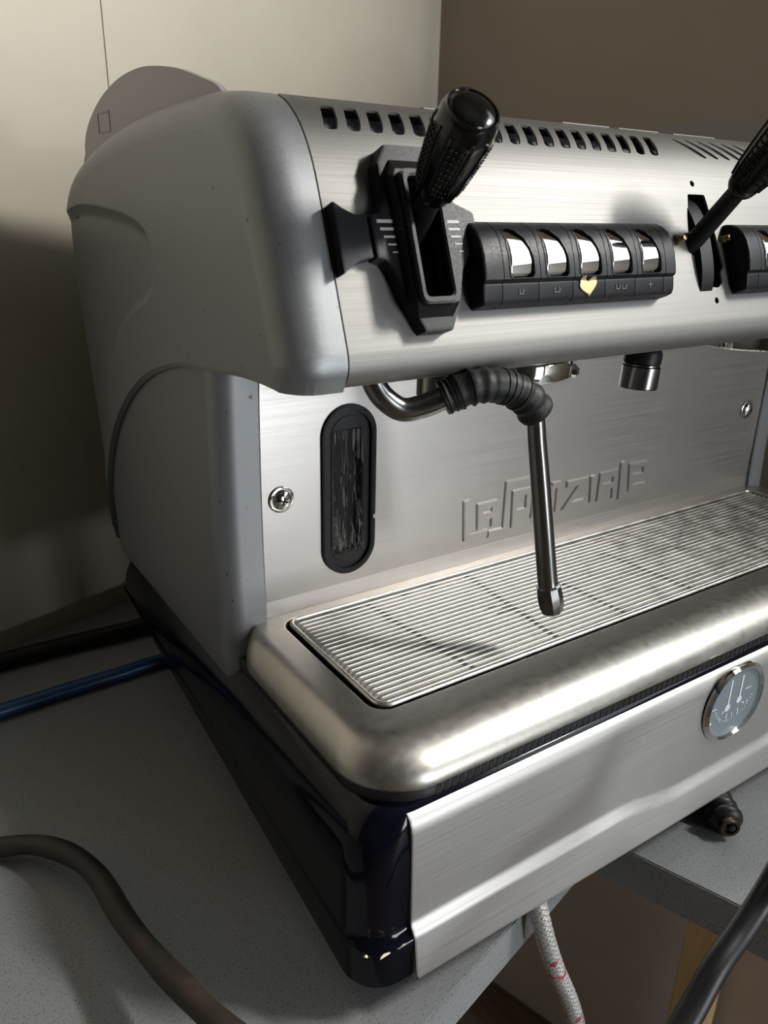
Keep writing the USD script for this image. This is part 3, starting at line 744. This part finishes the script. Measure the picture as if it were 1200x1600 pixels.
for x in xs:
    g = zg(x)
    P = [(-.185, .1532), (-.194, .1532), (-.2005, .1524), (-.2052, .1504), (-.2082, .1474), (-.2100, .1434), (-.2108, .138), (-.2130, g+.008), (-.2131, g+.003), (-.2134, g+.0005), (-.2146, g-.0020), (-.2164, g-.0046), (-.2176, g-.0062), (-.2184, g-.0088), (-.2222, .0315), (-.2222, .0288), (-.2205, .0280), (-.200, .0280)]
    G.append([(x, q[0]-.0012, q[1]) for q in P])
G = np.array(G); a, b = G.shape[:2]; Fq = [(i*b+j, i*b+j+1, (i+1)*b+j+1, (i+1)*b+j) for i in range(a-1) for j in range(b-1)]
fr = trimesh.Trimesh(*meshkit.arrays((G.reshape(-1, 3), np.array(Fq)))[:2], process=False)
if fr.face_normals[len(fr.faces)//2][1] > 0: fr.invert()
# closed ends
e0 = extr(Polygon([tuple(q[1:]) for q in G[0]]), .0012, YZX, (-.3262, 0, 0)); e1_ = extr(Polygon([tuple(q[1:]) for q in G[-1]]), .0012, YZX, (.325, 0, 0))
p_front = part(M, 'front_panel', cat_(fr, e0, e1_), 'front_steel', 40, 'brushed steel front panel of the base')
for (x, y, z, s) in ((-.347, -.2188, .0610, (.013, .0022, .0022)), (-.3345, -.2192, .0612, (.006, .0018, .0018)), (-.3590, -.2130, .0608, (.003, .004, .0018))):
    part(M, 'paint_chip', hull((RNG.normal(size=(26, 3))/2.2*np.array(s)*.5 + np.array([x, y, z]))), 'chip_cream', False, 'cream chip where the paint is worn off')
gr = [ring(rrect(-.3455, .3455, -.2010, .20, .040, 10), .1500), ring(rrect(-.3475, .3475, -.2030, .20, .042, 10), .1520), ring(rrect(-.3475, .3475, -.2030, .20, .042, 10), .1612), ring(rrect(-.343, .343, -.199, .20, .038, 10), .1622)]
gk = part(M, 'gasket', loft(gr, True, True), 'black_rubber', 35, 'ribbed black rubber strip under the drip tray')
ribs = [bx((x, -.2030, .1565), (.0044, .0007, .0070)) for x in np.arange(-.30, .30, .0062)]
part(gk, 'gasket_ribs', cat_(*ribs), 'black_rubber', False, kind='stuff')

# gauge
gc, gzc = .0015, .1175
pl = .0118
def gm(m): return apply(m, XZY, (0, -.2135, 0))
st_o = stadium(gc, gzc, .079, .071, 20); st_i = stadium(gc, gzc, .069, .061, 20)
rg = [extr(st_o.difference(st_i), .0022)] + [extr(st_o.buffer(-.0008*k).difference(st_i.buffer(.0006*k)), .0007, z0=.0022+.0007*(k-1)) for k in (1, 2, 3)]
p = part(M, 'pressure_gauge', gm(cat_(*rg)), 'chrome', 35, 'oval pressure gauge with a chrome rim')
part(p, 'dial', gm(extr(st_i.buffer(.001), .0008, z0=.0002)), 'dial_face', False, 'blue-grey dial with white markings')
mk = []
for cx in (gc-.0085, gc+.0065):
    zz = gzc + (.001 if cx < gc else .004)
    mk.append(Point(cx, zz-.004).buffer(.0034)); mk.append(sbox(cx-.0010, zz-.004, cx+.0010, gzc+.0235))
def arc(cx, cz, r, a0, a1, n, l, w):
    return [LineString([(cx+r*math.cos(a), cz+r*math.sin(a)), (cx+(r+l)*math.cos(a), cz+(r+l)*math.sin(a))]).buffer(w) for a in np.radians(np.linspace(a0, a1, n))]
mk += arc(gc, gzc+.010, .0265, 205, 335, 22, .0020, .00028)
mk += arc(gc, gzc+.004, .0150, 215, 325, 5, .0034, .00055)
mk += [sbox(gc+.0135, gzc+.0075, gc+.0215, gzc+.0082), sbox(gc-.030, gzc+.0010, gc-.024, gzc+.0018), sbox(gc-.031, gzc-.0125, gc-.028, gzc-.0105)]
part(p, 'dial_marks', gm(extr(unary_union(mk), .0002, z0=.0011)), 'print_white', False)
for txt, tx, tz in (('0', -.019, -.0135), ('2', -.009, -.0165), ('4', .006, -.0150), ('6', .0175, -.0075)):
    m = meshkit.text_mesh(txt, .0036, .0002); m.apply_translation((gc+tx, gzc+tz, .0011))
    part(p, 'dial_numeral', gm(m), 'print_white', False)
part(p, 'glass', gm(extr(st_i, .0006, z0=.0034)), 'pane', False)

# drip tray: rolled steel surround and the well
rings = []
n = 12
def tr(dx, dy, db, z, r): return ring(rrect(-.3510+dx, .3510-dx, -.2055+dy, .010-db, r, n), z)
rings.append(tr(.007, .008, 0, .1612, .042)); rings.append(tr(.0012, .0016, 0, .1617, .046)); rings.append(tr(.0002, .0003, 0, .1632, .047))
for a in np.linspace(.0, 1, 13)*math.pi/2:
    rings.append(tr(.019*(1-math.cos(a)), .036*(1-math.cos(a))**.95, .0, .1648 + .0222*math.sin(a), .047 - .024*(1-math.cos(a))))
for dx, dy, db, z, r in ((.0345, .0500, .0185, .1872, .017), (.0362, .0520, .0200, .1870, .015), (.0372, .0530, .0210, .1855, .014), (.0374, .0532, .0212, .1660, .014)):
    rings.append(tr(dx, dy, db, z, r))
p = part(M, 'drip_tray', loft(rings, False, False), 'tray_steel', 40, 'rolled steel drip tray surround')
part(p, 'well_floor', bx((0, -.082, .1660), (.62, .136, .001)), 'void', False)  # near-black sheet: the shade below the grate holes is in its colour
for x in (-.30, .30):
    for y in (-.17, .18):
        part(M, 'foot', lathe([(.018, 0), (.020, .002), (.020, .024), (.014, .1085 if y > 0 else .031)], 24, (0, 0, 1), (x, y, 0)), 'black_rubber', 35)

# ------------------------------------------------------------------ drip grate, lifted out as one piece
G = thing('drip_grate', 'steel wire drip grate lying in the tray of the coffee machine', 'grate', (0, -.082, .179))
x0, x1, y0, y1 = -.3085, .3085, -.1490, -.0135
loop = rrect(x0, x1, y0, y1, .010, 6)
lp = np.vstack([ring(loop, .1868), ring(loop[:1], .1868)])
part(G, 'frame', tube(lp, .0021, 12, False), 'grate_steel', 40)
sheetp = sbox(x0+.001, y0+.001, x1-.001, y1-.001)
NW = 23
ys = np.linspace(y0+.0050, y1-.0060, NW)
holes = []
for row, (xa, xb) in enumerate(((-.237, -.223), (-.129, -.140), (-.070, -.061), (.015, .026), (.166, .163), (.250, .245))):
    for k in range(NW-1):
        y = (ys[k]+ys[k+1])/2; t = (y1-y)/(y1-y0)
        x = xa + (xb-xa)*t + RNG.normal()*.0005
        if row == 2 and t < .45 or row == 3 and t < .25: continue
        holes.append(sbox(x-.0024, y-.0016, x+.0024, y+.0016))
for x, y in ((-.150, -.080), (-.140, -.083), (-.150, -.089), (-.141, -.092), (.140, -.118), (.147, -.1175), (-.255, -.0225), (-.247, -.0222), (-.20, -.0215), (-.17, -.0215), (-.02, -.0222), (.06, -.0222)):
    k = np.argmin(abs((ys[:-1]+ys[1:])/2 - y)); y = (ys[k]+ys[k+1])/2
    holes.append(sbox(x-.004, y-.0012, x+.004, y+.0012))
sheetp = sheetp.difference(unary_union(holes))
part(G, 'sheet', extr(sheetp, .0008, I3, (0, 0, .1836)), 'grate_steel', False)
for y in ys:
    pts = [(x0+.0030, y, .1820), (x0+.0034, y, .1844), (x0+.0046, y, .1856), (x0+.008, y, .1858), (x1-.008, y, .1858), (x1-.0046, y, .1856), (x1-.0034, y, .1844), (x1-.003, y, .1820)]
    part(G, 'wire', tube(np.array(pts), .00145, 10), 'grate_steel', 40)

# ------------------------------------------------------------------ hoses and cables
bp = crom([(-1.05, .350, .011), (-.80, .352, .011), (-.60, .355, .011), (-.486, .357, .011), (-.418, .356, .011), (-.345, .352, .012), (-.300, .351, .013), (-.25, .33, .013), (-.20, .27, .013)], 8)
solo('power_cable', tube(bp, .0100, 18), 'cable_black', 'thick black cable along the foot of the left wall, going behind the coffee machine', 'cable')
bl = crom([(-1.05, .215, .0085), (-.80, .235, .0085), (-.60, .252, .0085), (-.501, .260, .0085), (-.438, .264, .0085), (-.384, .266, .0085), (-.318, .268, .0085), (-.22, .25, .0085)], 8)
solo('blue_hose', tube(bl, .0075, 18), 'blue_hose_plastic', 'blue plastic water hose on the worktop in the shade left of the machine', 'hose')
fh = crom([(-.85, .115, .0105), (-.70, .098, .0105), (-.60, .085, .0112), (-.531, .0585, .013), (-.506, .040, .017), (-.487, .008, .023), (-.477, -.029, .029), (-.4725, -.076, .032), (-.4655, -.119, .035), (-.4565, -.160, .040), (-.4480, -.196, .046), (-.434, -.250, .060), (-.42, -.31, .085)], 8)
fr_ = .0080 + .0004*np.sin(np.linspace(0, 37, len(fh))) + .0006*np.clip(np.linspace(-1, 1, len(fh)), 0, 1)
solo('rubber_hose', tube(fh, fr_, 26), 'dirty_rubber', 'grimy brown-black rubber hose curving over the worktop at the lower left', 'hose')
rc = crom([(.58, -1.05, .0125), (.50, -.80, .0130), (.40, -.58, .044), (.28, -.44, .115), (.17, -.375, .190), (.060, -.345, .215), (-.02, -.335, .19), (-.105, -.332, .128), (-.118, -.332, .108), (-.134, -.332, .086), (-.156, -.334, .074), (-.183, -.337, .065), (-.207, -.341, .051), (-.240, -.347, .035), (-.29, -.36, .005), (-.34, -.38, -.06)], 8)
solo('power_cable', tube(rc, .0078, 22), 'cable_black', 'thick black cable sweeping down past the worktop edge at the lower right', 'cable')
# ribbed hose end
a0, a1 = np.array([.030, -.176, .0145]), np.array([-.0160, -.2440, .0145])
d = a1-a0; L = np.linalg.norm(d); pr = []
nr = 7
for k in range(nr):
    t0 = k/nr*L*.93; w_ = L*.93/nr
    for q, r in ((0, .0098), (.12, .0124), (.3, .0142), (.5, .0149), (.7, .0142), (.88, .0124)): pr.append((r, t0+q*w_))
pr.append((.0098, L*.93)); pr.append((.0085, L*.935))
R_ = thing('ribbed_hose', 'short ribbed black hose end poking out from under the front of the machine', 'hose', (*a0[:2], 0))
part(R_, 'corrugated_sleeve', lathe(pr, 28, d, a0), 'cable_black', 40)
part(R_, 'copper_end', lathe([(.0086, L*.90), (.0086, L*.985), (.0080, L), (.0058, L), (.0052, L*.95), (0, L*.95)], 24, d, a0), 'copper', 30, 'cut end with copper inside')
part(R_, 'inner_wire', lathe([(.0030, L*.94), (.0030, L*1.02), (0, L*1.03)], 12, d, a0 + np.array([.001, 0, .001])), 'cable_black', 30)
# braided hose
hp = crom([(-.2112, -.2112, .0292), (-.1985, -.2150, -.018), (-.1830, -.2170, -.0620), (-.1610, -.2200, -.115), (-.1420, -.2230, -.175), (-.128, -.226, -.24), (-.112, -.230, -.36), (-.10, -.235, -.55), (-.09, -.26, -.868)], 24)
H = thing('braided_hose', 'steel-braided water hose with red flecks hanging down in front of the worktop edge', 'hose', (*hp[-1][:2], FLOOR))
part(H, 'core', tube(hp, .0066, 20), 'cable_black', 40)
seglen = np.r_[0, np.cumsum(np.linalg.norm(np.diff(hp, axis=0), axis=1))]
S_ = np.arange(0, .50, .0011)
HP = np.stack([np.interp(S_, seglen, hp[:, k]) for k in range(3)], 1)
T_, N_, B_ = frames(HP)
def strand(phase, direction, i0, i1, wdt, lift=0.):
    V, Fq = [], []
    idx = np.arange(i0, i1)
    for m_, i in enumerate(idx):
        th = phase + direction*S_[i]*130
        over = .5 + .5*math.sin(16*(S_[i]*130*2)/2 + (0 if direction > 0 else math.pi) + phase*8*direction)
        r = .0069 + .0007*over + lift
        for da in (-wdt, 0, wdt):
            q = HP[i] + (r - (.0003 if da else 0))*(math.cos(th+da)*N_[i] + math.sin(th+da)*B_[i]); V.append(q)
        if m_:
            b = m_*3
            for k in range(2): Fq.append((b-3+k, b-3+k+1, b+k+1, b+k))
    return (np.array(V), np.array(Fq))
NS = 16
br = [strand(2*np.pi*k/NS, dr, 0, len(S_), .155) for k in range(NS) for dr in (1, -1)]
part(H, 'braid', cat_(*br), 'braid_steel', True, 'woven steel braid', 'stuff')
for s0 in (.078, .098, .165, .185, .25, .27):
    i = int(s0/.0011)
    for ph in (0, 2.1, 4.2):
        part(H, 'red_fleck', cat_(*[strand(2*np.pi*round((ph + s0*31)/(2*np.pi)*NS)/NS + q*2*np.pi/NS, dr, i, i+6, .17, .0002) for q, dr in ((0, 1), (1, 1), (0, -1))]), 'braid_red', True)
